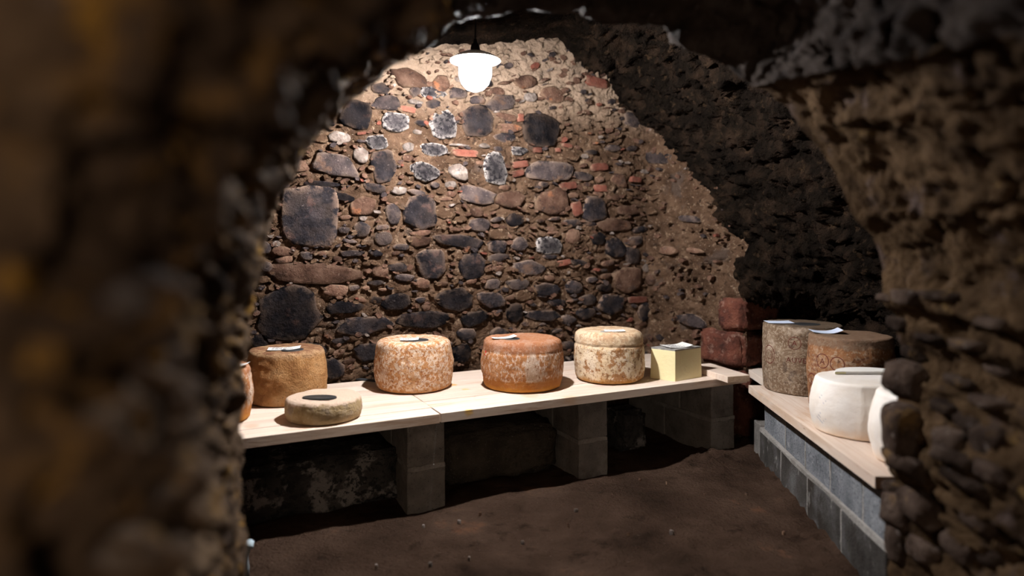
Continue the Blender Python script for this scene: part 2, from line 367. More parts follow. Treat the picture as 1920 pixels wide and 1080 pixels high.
# countless small chips and flakes pressed into the mortar
V_, F_ = [], []; rc = random.Random(21); mi = []
for _ in range(2600):
    px, py = rc.uniform(470, 1385), rc.uniform(95, 690)
    if px > 1235 and rc.random() < .6: continue
    if any(abs(px - a) < c * .46 and abs(py - b_) < d__ * .46 for a, b_, c, d__ in rect): continue
    c, d, n = wall_pt(px, py); sx = rc.uniform(2.5, 9) / F * c.y; sy = sx * rc.uniform(.25, .8); a0 = rc.uniform(-.6, .6); hh = rc.uniform(.004, .016)
    k0 = len(V_); m_ = 6
    for kk, zz_ in ((1, -.03), (.85, hh)):
        for i in range(m_):
            a = 6.2832 * (i + rc.uniform(-.3, .3)) / m_; x, y = math.cos(a) * sx * kk, math.sin(a) * sy * kk
            x, y = x * math.cos(a0) - y * math.sin(a0), x * math.sin(a0) + y * math.cos(a0)
            q = c + d * x + n * (zz_ + rc.uniform(-.002, .002)); q.z += y; V_.append(q)
    for i in range(m_): F_.append((k0 + i, k0 + (i + 1) % m_, k0 + m_ + (i + 1) % m_, k0 + m_ + i))
    F_.append(tuple(k0 + m_ + i for i in range(m_))); mi += [rc.choice((0, 0, 0, 1, 1, 2, 3 if rc.random() < .35 else 0, 4 if rc.random() < .13 else 1))] * (m_ + 1)
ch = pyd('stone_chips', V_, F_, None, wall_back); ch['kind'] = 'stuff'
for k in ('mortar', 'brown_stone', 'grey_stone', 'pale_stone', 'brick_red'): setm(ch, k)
ch.data.polygons.foreach_set('material_index', mi)

# large red quoin blocks at the right end of the wall
dBv = Vector(dB); oB = Vector((.795, .606, 0))
def quoin(z0, z1, wdt, dpt, off, seed):
    K = KQ - dBv * 0 + Vector((off, -.0, 0))
    bm = bmesh.new(); bmesh.ops.create_cube(bm, size=1)
    for v in bm.verts:
        v.co = K - dBv * (.5 - v.co.x) * wdt + Vector(oB) * ((v.co.y + .5) * dpt - .03) + Vector((0, 0, z0 + (v.co.z + .5) * (z1 - z0)))
    bmesh.ops.bevel(bm, geom=list(bm.edges), offset=.022, segments=2, affect='EDGES')
    bmesh.ops.subdivide_edges(bm, edges=[e for e in bm.edges if e.calc_length() > .06], cuts=5, use_grid_fill=True)
    A = np.array([v.co[:] for v in bm.verts]); a = [fbm(A * 9 + k * 31 + seed, 4) for k in range(3)]
    for i, v in enumerate(bm.verts): v.co += Vector((a[0][i], a[1][i], a[2][i])) * .016
    bmesh.ops.recalc_face_normals(bm, faces=list(bm.faces))
    o = from_bm('quoin', bm, 'quoin', wall_back, True); o['label'] = 'large squared reddish block at the wall corner'; return o
quoin(.50, .745, .36, .30, 0.0, 1); quoin(.755, .985, .20, .50, .0, 5); quoin(.02, .48, .36, .35, .03, 9)

# ------------------------------------------------------------------ vault of the cellar
def resample(pts, n):
    pts = np.array(pts, float); seg = np.linalg.norm(np.diff(pts, axis=0), axis=1); t = np.concatenate([[0], np.cumsum(seg)]); t /= t[-1]
    u = np.linspace(0, 1, n); return np.stack([np.interp(u, t, pts[:, k]) for k in range(3)], 1)
far = [(-2.45, 3.35, 0), (-2.45, 3.35, 1.2), (-2.1, 3.5, 1.95), (-1.3, 3.94, 2.48), (-.4, 4.42, 2.72), (.34, 4.80, 2.89), (.75, 5.0, 2.64), (1.14, 5.02, 2.26), (1.42, 4.68, 1.80), (1.53, 4.52, 1.46), (1.60, 4.44, 1.02), (1.75, 4.56, .97), (2.02, 4.75, .93), (2.02, 4.75, .45), (2.02, 4.75, 0)]
mid = [(-2.35, 2.9, 0), (-2.35, 2.9, 1.2), (-2.0, 3.0, 2.0), (-1.25, 3.2, 2.52), (-.3, 3.5, 2.75), (.40, 3.9, 2.86), (.88, 4.0, 2.68), (1.32, 4.05, 2.30), (1.62, 4.0, 1.86), (1.80, 3.95, 1.50), (1.96, 3.95, 1.10), (2.0, 3.95, 1.0), (2.06, 3.95, .90), (2.07, 3.95, .45), (2.08, 3.95, 0)]
near = [(-2.2, 1.9, 0), (-2.2, 1.9, 1.2), (-1.9, 1.9, 2.0), (-1.2, 1.9, 2.55), (-.3, 1.95, 2.78), (.45, 2.0, 2.86), (.98, 2.0, 2.72), (1.45, 2.0, 2.38), (1.80, 2.0, 1.92), (1.98, 2.0, 1.55), (2.10, 2.0, 1.12), (2.12, 2.0, 1.02), (2.14, 2.0, .90), (2.14, 2.0, .45), (2.15, 2.0, 0)]
def loft(rows, na, nb):
    # na samples across (per segment proportional), nb along
    R = np.array(rows, float)                                   # (k, m, 3)
    m = R.shape[1]; seg = np.linalg.norm(np.diff(R, axis=1), axis=2).max(axis=0); t = np.concatenate([[0], np.cumsum(seg)]); t /= t[-1]
    u = np.linspace(0, 1, na); A = np.stack([[np.interp(u, t, R[k, :, c]) for c in range(3)] for k in range(R.shape[0])]).transpose(0, 2, 1)
    sg = np.linalg.norm(np.diff(A, axis=0), axis=2).mean(axis=1); tt = np.concatenate([[0], np.cumsum(sg)]); tt /= tt[-1]
    vv = np.linspace(0, 1, nb); out = np.zeros((na, nb, 3))
    for c in range(3):
        for i in range(na): out[i, :, c] = np.interp(vv, tt, A[:, i, c])
    return out, tt
V, _ = loft([far, mid, near], 520, 230)
Nv = grid_normals(V)
cen = np.array([0, 3.2, 1.4]); sgn = np.sign(((cen - V) * Nv).sum(2)); Nv *= sgn[..., None]
Q = V.reshape(-1, 3); d1, d2, ci = cells(Q * np.array([6, 3.5, 7]), 5)
fl_t = .25 + .75 * np.clip(np.maximum((Q[:, 0] - .35) / .2, (2.5 - Q[:, 2]) / .2), 0, 1)
h = .08 * ridged(Q * np.array([3, 2, 4]) + 2, 3) + .055 * ridged(Q * 10, 5, gain=.6) + .055 * (ci - .5) * np.clip((d2 - d1) * 6, 0, 1) + .016 * fbm(Q * 34, 3)
V2 = V + Nv * ((h * fl_t).reshape(V.shape[:2]) - .02)[..., None]
ceiling = struct(grid_mesh('ceiling', V2, 'soot_rock', flip=(sgn.mean() < 0)))
ceiling['label'] = 'black sooty rock vault over the cheese cellar'

# rock behind the quoins
bx = np.linspace(0, 1, 60); bz = np.linspace(-.05, 1.5, 90); BX, BZ = np.meshgrid(bx, bz, indexing='ij')
P = np.stack([1.62 + .75 * BX, 4.62 + .30 * BX, BZ], 2); Q = P.reshape(-1, 3)
P = P + np.array([-.3, -.9, 0]) * (.04 * ridged(Q * 6, 4)).reshape(BX.shape)[..., None]
o = struct(grid_mesh('wall_corner', P, 'soot_rock')); o['label'] = 'dark rock in the corner behind the reddish blocks'

# ------------------------------------------------------------------ floor
nx, ny = 300, 330
X, Y = np.meshgrid(np.linspace(-2.6, 2.4, nx), np.linspace(-1.6, 5.3, ny), indexing='ij')
Q = np.stack([X.ravel(), Y.ravel(), 0 * X.ravel()], 1)
h = .022 * fbm(Q * 1.6, 3) + .007 * fbm(Q * 9, 4) + .003 * fbm(Q * 40, 2)
e1 = np.clip(1 - np.abs(X.ravel() - (1.40 + .1 * (Y.ravel() - 2.4))) / .16, 0, 1) * (Y.ravel() > 2.2)
e2 = np.exp(-((X.ravel() - 1.25) ** 2 + (Y.ravel() - 4.0) ** 2) / .05)
h += .028 * e1 * (1 + fbm(Q * 12 + 5, 3)) + .035 * e2 * (1 + fbm(Q * 14 + 5, 3)) - .004
Pf = np.stack([X, Y, h.reshape(X.shape)], 2)
floor = struct(grid_mesh('floor', Pf, 'dirt')); floor['label'] = 'dark brown trodden earth floor'

# ------------------------------------------------------------------ the passage: opening edge and the rock towards the camera
EL = [(457, 1395, 1.75), (456, 1200, 1.75), (456, 1080, 1.75), (453, 900, 1.75), (452, 800, 1.75), (451, 700, 1.75), (459, 640, 1.76), (470, 570, 1.78), (485, 510, 1.80), (508, 430, 1.82), (530, 370, 1.84),
      (568, 300, 1.86), (612, 240, 1.88), (655, 195, 1.90), (705, 150, 1.93), (760, 108, 1.96), (812, 78, 1.98)]
ET = [(853, 41, 2.0), (916, 32, 2.02), (972, 20, 2.05), (1032, 27, 2.05), (1086, 23, 2.06), (1113, 37, 2.06), (1181, 47, 2.06), (1240, 50, 2.07), (1272, 85, 2.07), (1321, 110, 2.07), (1364, 124, 2.07), (1410, 166, 2.07)]
ER = [(1467, 202, 2.07), (1495, 244, 2.07), (1527, 280, 2.07), (1559, 329, 2.07), (1576, 369, 2.06), (1592, 407, 2.06), (1627, 445, 2.06), (1645, 498, 2.06), (1652, 536, 2.06), (1652, 568, 2.06), (1680, 590, 2.06),
      (1679, 627, 2.06), (1695, 659, 2.06), (1699, 690, 2.06), (1678, 706, 2.05), (1681, 754, 2.05), (1663, 787, 2.05), (1661, 835, 2.05), (1665, 880, 2.05), (1678, 898, 2.05), (1668, 940, 2.05), (1667, 995, 2.05), (1663, 1073, 2.05), (1664, 1160, 2.05), (1664, 1275, 2.05)]
E = [PD(*e) for e in EL + ET + ER]; nl, ntp = len(EL), len(ET)
def sect(f): return [tuple(f(i, e)) for i, e in enumerate(E)]
C0 = Vector((.25, 0, 1.2))
def side(i): return 0 if i < nl else (1 if i < nl + ntp else 2)
def outp(r, dy):
    def f(i, e):
        d = Vector((e.x - C0.x, 0, e.z - C0.z)); 
        if e.z < .6: d.z *= .0
        d.normalize(); q = e + d * r; q.y += dy * (.6 if side(i) == 2 else 1); q.z = max(q.z, -.05); return q
    return f
OFF = {1.40: 26, 1.00: 68, .64: 160, .45: 430}
def near_sec(Yl, Yr, xr, zt0, zt1, xt0=-.2):
    """left side: drifts outward in the view as it comes closer; right side: at depth Yr"""
    def f(i, e):
        if i < nl:
            px, py, _ = EL[i]; q = (px - 1060, min(py - 520, 0)); l_ = math.hypot(*q); k = OFF[Yl]
            X = (px + q[0] / l_ * k - HX) / F * Yl
            z = e.z if py > 560 else CH - (py + q[1] / l_ * k * .8 - HY) / F * Yl
            if 560 >= py > 400: z = e.z * (py - 400) / 160 + z * (560 - py) / 160
            return Vector((X, Yl, max(z, 0) if py < 1300 else 0))
        if i < nl + ntp:
            k = (i - nl + 1) / ntp; A = f(nl - 1, E[nl - 1]); kk = k ** 1.2
            B = Vector((xr, Yr, zt1)); q = A.lerp(B, kk); q.z += (.62 if Yl < 1.2 else .42) * min(1, (1 - k) * 7, k * 3); return q
        z = 1.0 + (e.z - 1.0) * (zt1 - 1.0) / (E[nl + ntp - 1].z - 1.0) if e.z > 1 else e.z
        return Vector((max(e.x, .79) + (xr - .79), Yr, z))
    return f
S_out2 = sect(outp(1.15, .22)); S_out1 = sect(outp(.30, .20)); S_lip = sect(outp(.05, .10)); S_E = [tuple(e) for e in E]
S_a = sect(near_sec(1.40, 1.80, .80, 2.12, 1.82)); S_b = sect(near_sec(1.00, 1.45, .81, 2.15, 1.75)); S_c = sect(near_sec(.64, 1.15, .82, 2.15, 1.70)); S_d = sect(near_sec(.45, .88, .82, 2.15, 1.64))
def opened(i, e):
    q = Vector(S_d[i]); d = Vector((q.x - .25, 0, q.z - 1.2 if e.z > .6 else 0)).normalized(); p_ = q + d * 1.6; p_.y = q.y - .18; return p_
S_e = sect(opened)
SEC = [S_out2, S_out1, S_lip, S_E, S_a, S_b, S_c, S_d, S_e]
RW, tsec = loft(SEC, 560, 330)
NB = 330
Nr = grid_normals(RW)
# orientation: point away from the rock (toward passage / room)
ref = np.zeros_like(RW); ref[..., 0] = .3; ref[..., 2] = 1.2; ref[..., 1] = np.clip(RW[..., 1], -1.5, 9) - .3
iE = int(tsec[3] * (NB - 1))
tgt = np.where((np.arange(NB) < tsec[1] * (NB - 1))[None, :, None], np.array([.3, 3.6, 1.3]), ref)
sg = np.sign(((tgt - RW) * Nr).sum(2)).mean(); Nr *= np.sign(sg) if sg else 1
Q = RW.reshape(-1, 3); d1, d2, ci = cells(Q * np.array([7, 4.5, 9]), 8)
crev = np.clip((d2 - d1) * 5, 0, 1)
ui = np.repeat(np.arange(560)[:, None], NB, 1).ravel() / 559.0
Rt0 = np.array(SEC, float); q_ = np.linalg.norm(np.diff(Rt0, axis=1), axis=2).max(axis=0); q_ = np.concatenate([[0], np.cumsum(q_)]); q_ /= q_[-1]
uc = q_[nl + ntp - 1]; rt = np.clip((ui - uc) / .02, 0, 1); band = np.clip((ui - uc) / .004, 0, 1) * (1 - np.clip((ui - uc - .11) / .02, 0, 1))
low = np.clip((.95 - Q[:, 2]) / .2, 0, 1)
am = (1 - rt * (.55 - .05 * low)) * (1 - .4 * np.clip((ui - uc + .12) / .05, 0, 1) * (1 - rt))
h = am * (.045 * ridged(Q * np.array([4, 3, 6]), 3) + .020 * ridged(Q * 14 + 3, 4) + .045 * (ci - .5) * crev - .02 * (1 - crev)) + .010 * fbm(Q * 40, 3) - .030 * band + .012 * ridged(Q * np.array([5, 5, 16]) + 8, 3) * rt
h = h.reshape(RW.shape[:2]) - .024
vfade = .22 + .78 * np.clip(np.abs(np.arange(NB) - iE) / 26.0, 0, 1)
ufrac = np.linspace(0, 1, 560)
RW2 = RW + Nr * (h * vfade[None, :])[..., None]
# split by side of the opening
Rt = np.array(SEC, float); sg_ = np.linalg.norm(np.diff(Rt, axis=1), axis=2).max(axis=0); tu = np.concatenate([[0], np.cumsum(sg_)]); tu /= tu[-1]
i1 = int(tu[nl] * 559); i2 = int(tu[nl + ntp - 1] * 559)
# ledge: the right wall band steps back below the ceiling rock
fl = sg < 0
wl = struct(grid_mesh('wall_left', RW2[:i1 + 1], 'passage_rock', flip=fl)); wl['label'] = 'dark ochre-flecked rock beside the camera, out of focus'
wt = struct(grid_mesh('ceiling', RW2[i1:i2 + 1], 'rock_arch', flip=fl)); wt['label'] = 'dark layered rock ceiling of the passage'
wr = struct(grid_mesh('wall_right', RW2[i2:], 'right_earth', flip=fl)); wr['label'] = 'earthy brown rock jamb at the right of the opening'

# stones in the right jamb
bv = BVHTree.FromPolygons([tuple(v) for v in RW2[i2:].reshape(-1, 3)], [tuple(p.vertices) for p in wr.data.polygons])
RS = """1722 824 104 96 0;1722 724 84 62 5;1807 839 64 46 -10;1878 840 56 60 0;1737 902 130 36 20;1826 884 104 30 14;1890 912 70 34 22;1704 976 62 66 10;1762 990 120 54 28
1698 1034 46 80 0;1762 1052 84 50 8;1852 940 110 28 24;1876 1000 84 50 10;1692 930 40 26 0;1822 1046 60 46 0;1760 945 60 26 10;1886 769 72 20 6;1800 775 66 26 0;1886 1056 70 40 0
1838 800 50 24 -6;1775 640 70 18 4;1850 655 80 20 0;1722 560 60 26 0;1735 665 50 30 0;1830 725 64 20 4;1668 560 26 14 0;1900 700 50 24 0;1800 560 90 18 2;1700 610 46 22 0;1890 610 60 20 0"""
for s in RS.replace('\n', ';').split(';'):
    px, py, wp, hp, rot = map(float, s.split()); sd += 1
    dr = Vector(((px - HX) / F, 1, -(py - HY) / F)).normalized()
    hit, nn_, _, dist_ = bv.ray_cast(Vector((0, 0, CH)), dr)
    if hit is None: continue
    k = hit.y / F; hw, hh = wp * k * .60, hp * k * .62; dp = min(.085, .8 * hw + .02)
    bm = bmesh.new(); bmesh.ops.create_icosphere(bm, subdivisions=3, radius=1)
    A = np.array([v.co[:] for v in bm.verts]) + sd * 2.7; n1 = fbm(A * .9, 3); n2 = perlin(A * 3.1)
    for i, v in enumerate(bm.verts):
        q = v.co.copy(); q = Vector([math.copysign(abs(t_) ** .68, t_) for t_ in q]) * (1 + .20 * float(n1[i]) + .05 * float(n2[i]))
        v.co = Vector((q.x * hw, q.y * dp, q.z * hh))
    o = from_bm('stone', bm, 'rock_dark', wr, True)
    o.location = hit + Vector((dp * .25 + hw * .25, dp * .95, 0)); o.rotation_euler = (0, math.radians(rot), 0)

# ------------------------------------------------------------------ long shelf: two sets of planks side by side
ZB = .49; TH = .048
F0 = Vector((-1.2, 2.85, 0))                         # a point of the front edge; local x along D, y along N
RZ = math.atan2(D.y, D.x)
def to_local(p): q = p - F0; return q.dot(D), q.dot(N)
jx = to_local(P3(826, 775, ZB))[0]
ex = to_local(P3(1403, 704, ZB))[0]
stains = []
for px, py, r_, c_, a_ in ((850, 722, .035, (.75, .33, .05), .8), (872, 730, .03, (.75, .42, .08), .6), (880, 770, .035, (.80, .50, .10), .8), (995, 742, .07, (.60, .34, .16), .5), (1070, 745, .06, (.62, .38, .20), .45), (690, 800, .04, (.6, .4, .25), .35),
                           (470, 800, .05, (.55, .33, .2), .5), (1090, 700, .06, (.75, .45, .22), .4)):
    p = P3(px, py, ZB); lx, ly = to_local(p); stains.append((lx, ly, 0, r_, c_, a_))
M['wood_stained'] = wood('pine_stained', WB, blobs=stains)
def shelf(label, x0, x1, y0, n, dep, origin=F0, rz=RZ, mat='wood_stained', seed=0, group=None):
    t = thing('wooden_shelf', label, 'shelf', (origin.x, origin.y, ZB), rz, group)
    wd = dep / n; r = random.Random(seed)
    for k in range(n):
        dz = r.uniform(-.0012, .0012)
        box('plank', x0 + .0006, x1 - .0006 - (r.uniform(0, .006) if x1 > x0 else 0), y0 + k * wd + .0019, y0 + (k + 1) * wd - .0019, -TH + dz, dz, mat, t, bev=.0018)
    return t
shelf('left half of the long pale pine shelf, under the flat cheese', -1.0, jx, 0, 7, .975, seed=1)
shelf('right half of the long pale pine shelf, under the rust coloured wheels', jx, ex, 0, 7, .975, seed=2)
# right-hand shelf, local x runs from the near end to the far end
R0 = P3(1640, 893, ZB); R1 = P3(1403, 722, ZB); dr_ = (R1 - R0).normalized(); rz2 = math.atan2(dr_.y, dr_.x); len2 = (R1 - R0).length
t = thing('wooden_shelf', 'pine plank shelf at right along the block wall, under white cheeses', 'shelf', (R0.x, R0.y, ZB), rz2)
for k in range(3):
    box('plank', 0 + (.0, .01, .0)[k], len2 + .0, -.22 * (k + 1) + .001, -.22 * k - .001, -TH, 0, 'wood', t, bev=.002)
box('plank', len2 + .003, len2 + .56, -.64, -.15, -TH, 0, 'wood', t, bev=.002)
# short offcut on the end of the long shelf
q0 = P3(1364, 706, ZB + .042); q1 = P3(1409, 704, ZB + .042); ud = (q1 - q0).normalized(); uw = (q1 - q0).length
t = thing('board_offcut', 'short pine board lying across the right end of the long shelf', 'board', (q0.x, q0.y, ZB), math.atan2(ud.y, ud.x) + .10)
box('board', 0, uw, 0, .42, 0.001, .042, 'wood', t, bev=.002); box('end_grain', .0035, uw - .0035, -.001, .001, .004, .039, 'wood_end', t, bev=0)

# ------------------------------------------------------------------ concrete block piers under the shelf
def place(o, base_v, ang): o.location = base_v; o.rotation_euler = (0, 0, ang)
def pier(px, py, wpx, label, seed, turn=0.0):
    c = P3(px, py, 0); wm = .20
    lx, ly = to_local(c); ly = max(ly, .045); c = F0 + D * lx + N * ly
    t = thing('block_pier', label, 'pier', (c.x, c.y, 0), RZ + turn, 'concrete block piers under the long shelf')
    z = 0; r = random.Random(seed)
    for row in range(2):
        z0 = -.02 if row == 0 else .222; z1 = .20 if row == 0 else .44 - .004
        split = .46 if row == 0 else .30
        y0 = .0 + (0 if row == 0 else .004)
        for a, b_ in ((y0, split - .006), (split + .006, .88)):
            box('concrete_block', -wm / 2 + r.uniform(-.003, .003), wm / 2 + r.uniform(-.003, .003), a, b_, z0, z1, 'concrete', t, bev=.004, jitter=.003, seed=seed + row, cuts=3)
    j = box('mortar_joint', -wm / 2 - .001, wm / 2 + .001, -.001, .875, .197, .224, 'joint', t, bev=.004, jitter=.008, seed=seed, cuts=5)
    return t
pier(801, 955, 73, 'grey block pier under the joint of the long shelf, leftmost of three', 1, .0)
pier(1122, 899, 65, 'grey block pier below the rust coloured wheels, middle of three', 2, .0)
pier(1356, 846, 56, 'grey block pier under the right end of the long shelf, by the dark gap', 3, .0)

# low block wall under the right-hand shelf
W0 = P3(1612, 1080, 0); W1 = P3(1426, 868, 0); wdv = (W1 - W0).normalized(); wang = math.atan2(wdv.y, wdv.x)
st = W0 - wdv * .22; wl_ = (W1 - st).length
t = thing('block_wall', 'low wall of grey concrete blocks carrying the right-hand shelf', 'wall', (st.x, st.y, 0), wang)
for row in range(2):
    z0, z1 = ((-.03, .20), (.218, .436))[row]; x = 0 if row == 0 else -.0; off = .0 if row == 0 else .012
    xs = [0, .40, .80, 1.20, wl_ + .02] if row == 0 else [0, .22, .55, .86, 1.16, wl_ - .03]
    for a, b_ in zip(xs[:-1], xs[1:]):
        box('concrete_block', a + .005, b_ - .005, -.20 - off, -off, z0, z1, 'concrete_wet' if row == 0 else 'concrete_blue', t, bev=.004, jitter=.003, seed=int(a * 10), cuts=3)
    for x in xs[1:-1]:
        box('mortar_joint', x - .0065, x + .0065, -.19 - off, -.001 - off + .0015, max(z0, 0), z1 - .003, 'joint', t, bev=0, jitter=.003, seed=int(x * 9), cuts=4)
box('mortar_joint', 0, wl_, -.20, .002, .196, .222, 'joint', t, bev=.003, jitter=.010, seed=4, cuts=7)
box('concrete_block', wl_ + .03, wl_ + .16, -.21, -.005, -.03, .225, 'concrete', t, bev=.004, jitter=.003, seed=4, cuts=3)
box('shim', .05, .25, -.2, -.05, .4365, .4415, 'wood_end', t, bev=0); box('shim', wl_ - .3, wl_ - .1, -.2, -.05, .4365, .4415, 'wood_end', t, bev=0)

# old stone slabs lying under the long shelf
def slab(name, label, cx, cy, sx, sy, sz, rz, mat, seed, jit=.03, z0=-.02):
    bm = bmesh.new(); bmesh.ops.create_cube(bm, size=1)
    for v in bm.verts: v.co = Vector((v.co.x * sx, v.co.y * sy, (v.co.z + .5) * sz))
    bmesh.ops.bevel(bm, geom=list(bm.edges), offset=.03, segments=2, affect='EDGES')
    bmesh.ops.subdivide_edges(bm, edges=[e for e in bm.edges if e.calc_length() > .05], cuts=9, use_grid_fill=True)
    A = np.array([v.co[:] for v in bm.verts]) + seed * 3.3
    a = [fbm(A * 5 + k * 31, 4) for k in range(3)]; b2 = ridged(A * 12, 3)
    for i, v in enumerate(bm.verts): v.co += Vector((a[0][i], a[1][i], a[2][i])) * jit + Vector((0, 0, b2[i])) * .006
    bmesh.ops.recalc_face_normals(bm, faces=list(bm.faces))
    o = from_bm(name, bm, mat, None, True); o.location = (cx, cy, z0); o.rotation_euler = (0, 0, rz)
    return tag(o, label, 'stone')
def under(px, py, back):      # a point under the shelf whose front foot is seen at px, py
    c = P3(px, py, 0); return c + N * back
c = under(585, 968, .22); slab('stone_slab', 'big old stone slab with white crust, on the floor left of the first pier', c.x - .02, c.y, 1.0, .42, .28, RZ, 'slab_white', 1)
c = under(945, 895, .20); slab('stone_slab', 'brown speckled stone slab lying between the two nearer piers', c.x, c.y, .72, .40, .30, RZ, 'slab_stone', 2, .028)
c = under(1187, 842, .10); slab('small_stone', 'small squared stone standing behind the middle pier', c.x, c.y, .24, .22, .27, RZ, 'slab_white', 3, .016)

# ------------------------------------------------------------------ cheeses
def cheese_mesh(r, h, bulge=.012, edge=.03, grooves=(), seams=(), topg=(), amp=.004, seed=0, taper=0.0, nseg=112, dome=0.0, tilt=0):
    prof = [(0, 0), (r * .5, 0)]
    n = 34
    rb = r - bulge
    for k in range(1, 7):
        a = math.pi / 2 * k / 6; prof.append((rb - edge + edge * math.sin(a) * 1.0, edge * .7 * (1 - math.cos(a))))
    z0, z1 = edge * .7, h - edge
    for k in range(1, n):
        u = k / n; z = z0 + (z1 - z0) * u
        rr_ = rb + bulge * math.sin(math.pi * u) - taper * u
        for gz, gd, gw in grooves: rr_ -= gd * math.exp(-((z / h - gz) * h / gw) ** 2)
        prof.append((rr_, z))
    for k in range(0, 7):
        a = math.pi / 2 * k / 6; prof.append((rb - taper - edge + edge * math.cos(a), z1 + edge * math.sin(a)))
    rt = rb - taper - edge
    for k in range(1, 9):
        q = rt * (1 - k / 9); z = h + dome * (1 - (q / rt) ** 2)
        for gq, gd, gw in topg: z -= gd * math.exp(-((q - gq * r) / gw) ** 2)
        prof.append((q, z))
    m_ = len(prof); A = np.array(prof); th = np.linspace(0, 2 * math.pi, nseg, endpoint=False)
    Pc = np.zeros((nseg, m_, 3)); Pc[..., 0] = np.cos(th)[:, None] * A[None, :, 0]; Pc[..., 1] = np.sin(th)[:, None] * A[None, :, 0]; Pc[..., 2] = A[None, :, 1]
    Q = Pc.reshape(-1, 3) + seed * 5.1
    hn = (fbm(Q * 9, 3) * 1.6 + fbm(Q * 38, 3) * .55).reshape(nseg, m_)
    sidew = np.clip(A[:, 0] / r, 0, 1) ** 2
    fl_ = np.clip((A[:, 1]) / .02, 0, 1)
    for ang, dp_, wd_ in seams:
        dd = np.abs((th - ang + math.pi) % (2 * math.pi) - math.pi) * r
        s_ = np.exp(-(dd / wd_) ** 2)[:, None] * (sidew * fl_)[None, :]
        hn -= s_ * dp_ / max(amp, 1e-6)
    Nd = np.stack([np.cos(th)[:, None] * sidew[None], np.sin(th)[:, None] * sidew[None], np.where(A[:, 1] > h * .9, .5, 0)[None] + 0 * th[:, None]], -1)
    Pc = Pc + Nd * (hn * amp * fl_[None])[..., None]
    V_ = [tuple(Pc[0, 0])]; idx = {}
    Vs = [(0, 0, 0)]
    for j in range(1, m_ ):
        for i in range(nseg): Vs.append(tuple(Pc[i, j]))
    Vs.append((0, 0, h + dome)); Fs = []
    def id_(i, j): return 1 + (j - 1) * nseg + (i % nseg)
    for i in range(nseg):
        Fs.append((0, id_(i + 1, 1), id_(i, 1)))
        for j in range(1, m_ - 1): Fs.append((id_(i, j), id_(i + 1, j), id_(i + 1, j + 1), id_(i, j + 1)))
        Fs.append((id_(i, m_ - 1), id_(i + 1, m_ - 1), len(Vs) - 1))
    return Vs, Fs
def cheese(name, label, cx, cy, z, mat, rz=0, **kw):
    z += .0016
    Vs, Fs = cheese_mesh(**kw); o = pyd(name, Vs, Fs, mat, None, True); o.location = (cx, cy, z); o.rotation_euler = (0, 0, rz)
    return tag(o, label, 'cheese')
ORG = (.44, .22, .10)
M['rind_tan'] = material('rind_tan', [(.23, .105, .038), (.37, .19, .075), (.44, .26, .12)], 9, .85, 1.0, 110,
    layers=[(9, .60, .70, (.15, .07, .03), .7), (85, .60, .68, (.52, .37, .22), .45), (75, .62, .68, (.12, .06, .03), .8), (5, .58, .7, (.42, .18, .05), .5)], bands2=[(.245, .275, (.46, .31, .19), .5), (.276, .288, (.20, .085, .045), .85)], dist=.008)
M['rind_mottled'] = material('rind_mottled', [(.36, .15, .055), (.46, .23, .10), (.58, .38, .23)], 14, .85, .8, 90,
    layers=[(46, .485, .535, (.66, .53, .42), .85), (70, .55, .60, (.28, .10, .035), .85), (9, .57, .66, (.62, .50, .42), .5), (40, .62, .68, (.24, .09, .03), .7)], bands2=[(.045, .0, (.44, .19, .05), .85)], dist=.005)
M['rind_rust'] = material('rind_rust', [(.25, .095, .035), (.36, .155, .06), (.45, .23, .11)], 9, .85, .7, 90,
    layers=[(11, .52, .60, (.50, .40, .32), .7, (1, 1, .45)), (60, .52, .58, (.60, .49, .41), .7, (1, 1, .6)), (60, .57, .63, (.20, .07, .025), .8), (6, .58, .7, (.30, .12, .05), .6)], bands2=[(.085, .06, (.34, .13, .03), .9), (.040, .01, (.50, .23, .035), .6), (.215, .245, (.30, .125, .065), .72)], dist=.005)
M['rind_cream'] = material('rind_cream', [(.50, .34, .19), (.62, .48, .32), (.68, .57, .44)], 9, .85, .7, 90,
    layers=[(14, .505, .56, (.33, .15, .055), .9), (40, .53, .60, (.20, .085, .03), .75), (60, .57, .63, (.70, .62, .52), .7)], bands2=[(.222, .236, (.56, .41, .27), .5), (.045, .01, (.46, .22, .05), .8)], dist=.005)
M['rind_grey'] = material('rind_grey', [(.25, .16, .075), (.36, .26, .14), (.44, .34, .23)], 12, .85, .8, 90,
    layers=[(12, .54, .64, (.24, .18, .13), .7), (60, .58, .66, (.56, .46, .36), .5)], bands2=[(.082, .100, (.62, .47, .37), .9)], dist=.005)
M['rind_dark'] = material('rind_dark', [(.10, .06, .036), (.18, .12, .077), (.27, .20, .14)], 10, .85, .9, 100,
    layers=[(70, .50, .57, (.36, .29, .22), .7), (11, .56, .66, (.06, .035, .025), .7), (5, .56, .68, (.52, .43, .35), .5)], bands2=[(.375, .392, (.11, .075, .05), .8)], dist=.006)
M['rind_dark_red'] = material('rind_dark_red', [(.16, .06, .025), (.27, .125, .055), (.34, .19, .11)], 10, .85, .9, 100,
    layers=[(50, .52, .59, (.42, .31, .22), .65), (14, .57, .66, (.09, .035, .02), .8)], bands2=[(.325, .345, (.17, .115, .08), .75)], dist=.006)
M['cloth_white'] = material('cloth_white', [(.74, .66, .58), (.80, .75, .70), (.84, .81, .78)], 5, .85, .35, 170, layers=[(8, .6, .72, (.74, .60, .48), .35)], dist=.003, bands2=[(.06, .0, (.78, .55, .36), .6)])  # peach in the base and foot band paints in warm bounce light
M['paste'] = material('paste', [(.74, .66, .38), (.80, .73, .46)], 5, .55, .15, 60, sub=.15)
M['crust'] = material('crust', [(.16, .16, .16), (.30, .29, .27), (.46, .44, .42)], 24, .85, .8, 90, dist=.004)
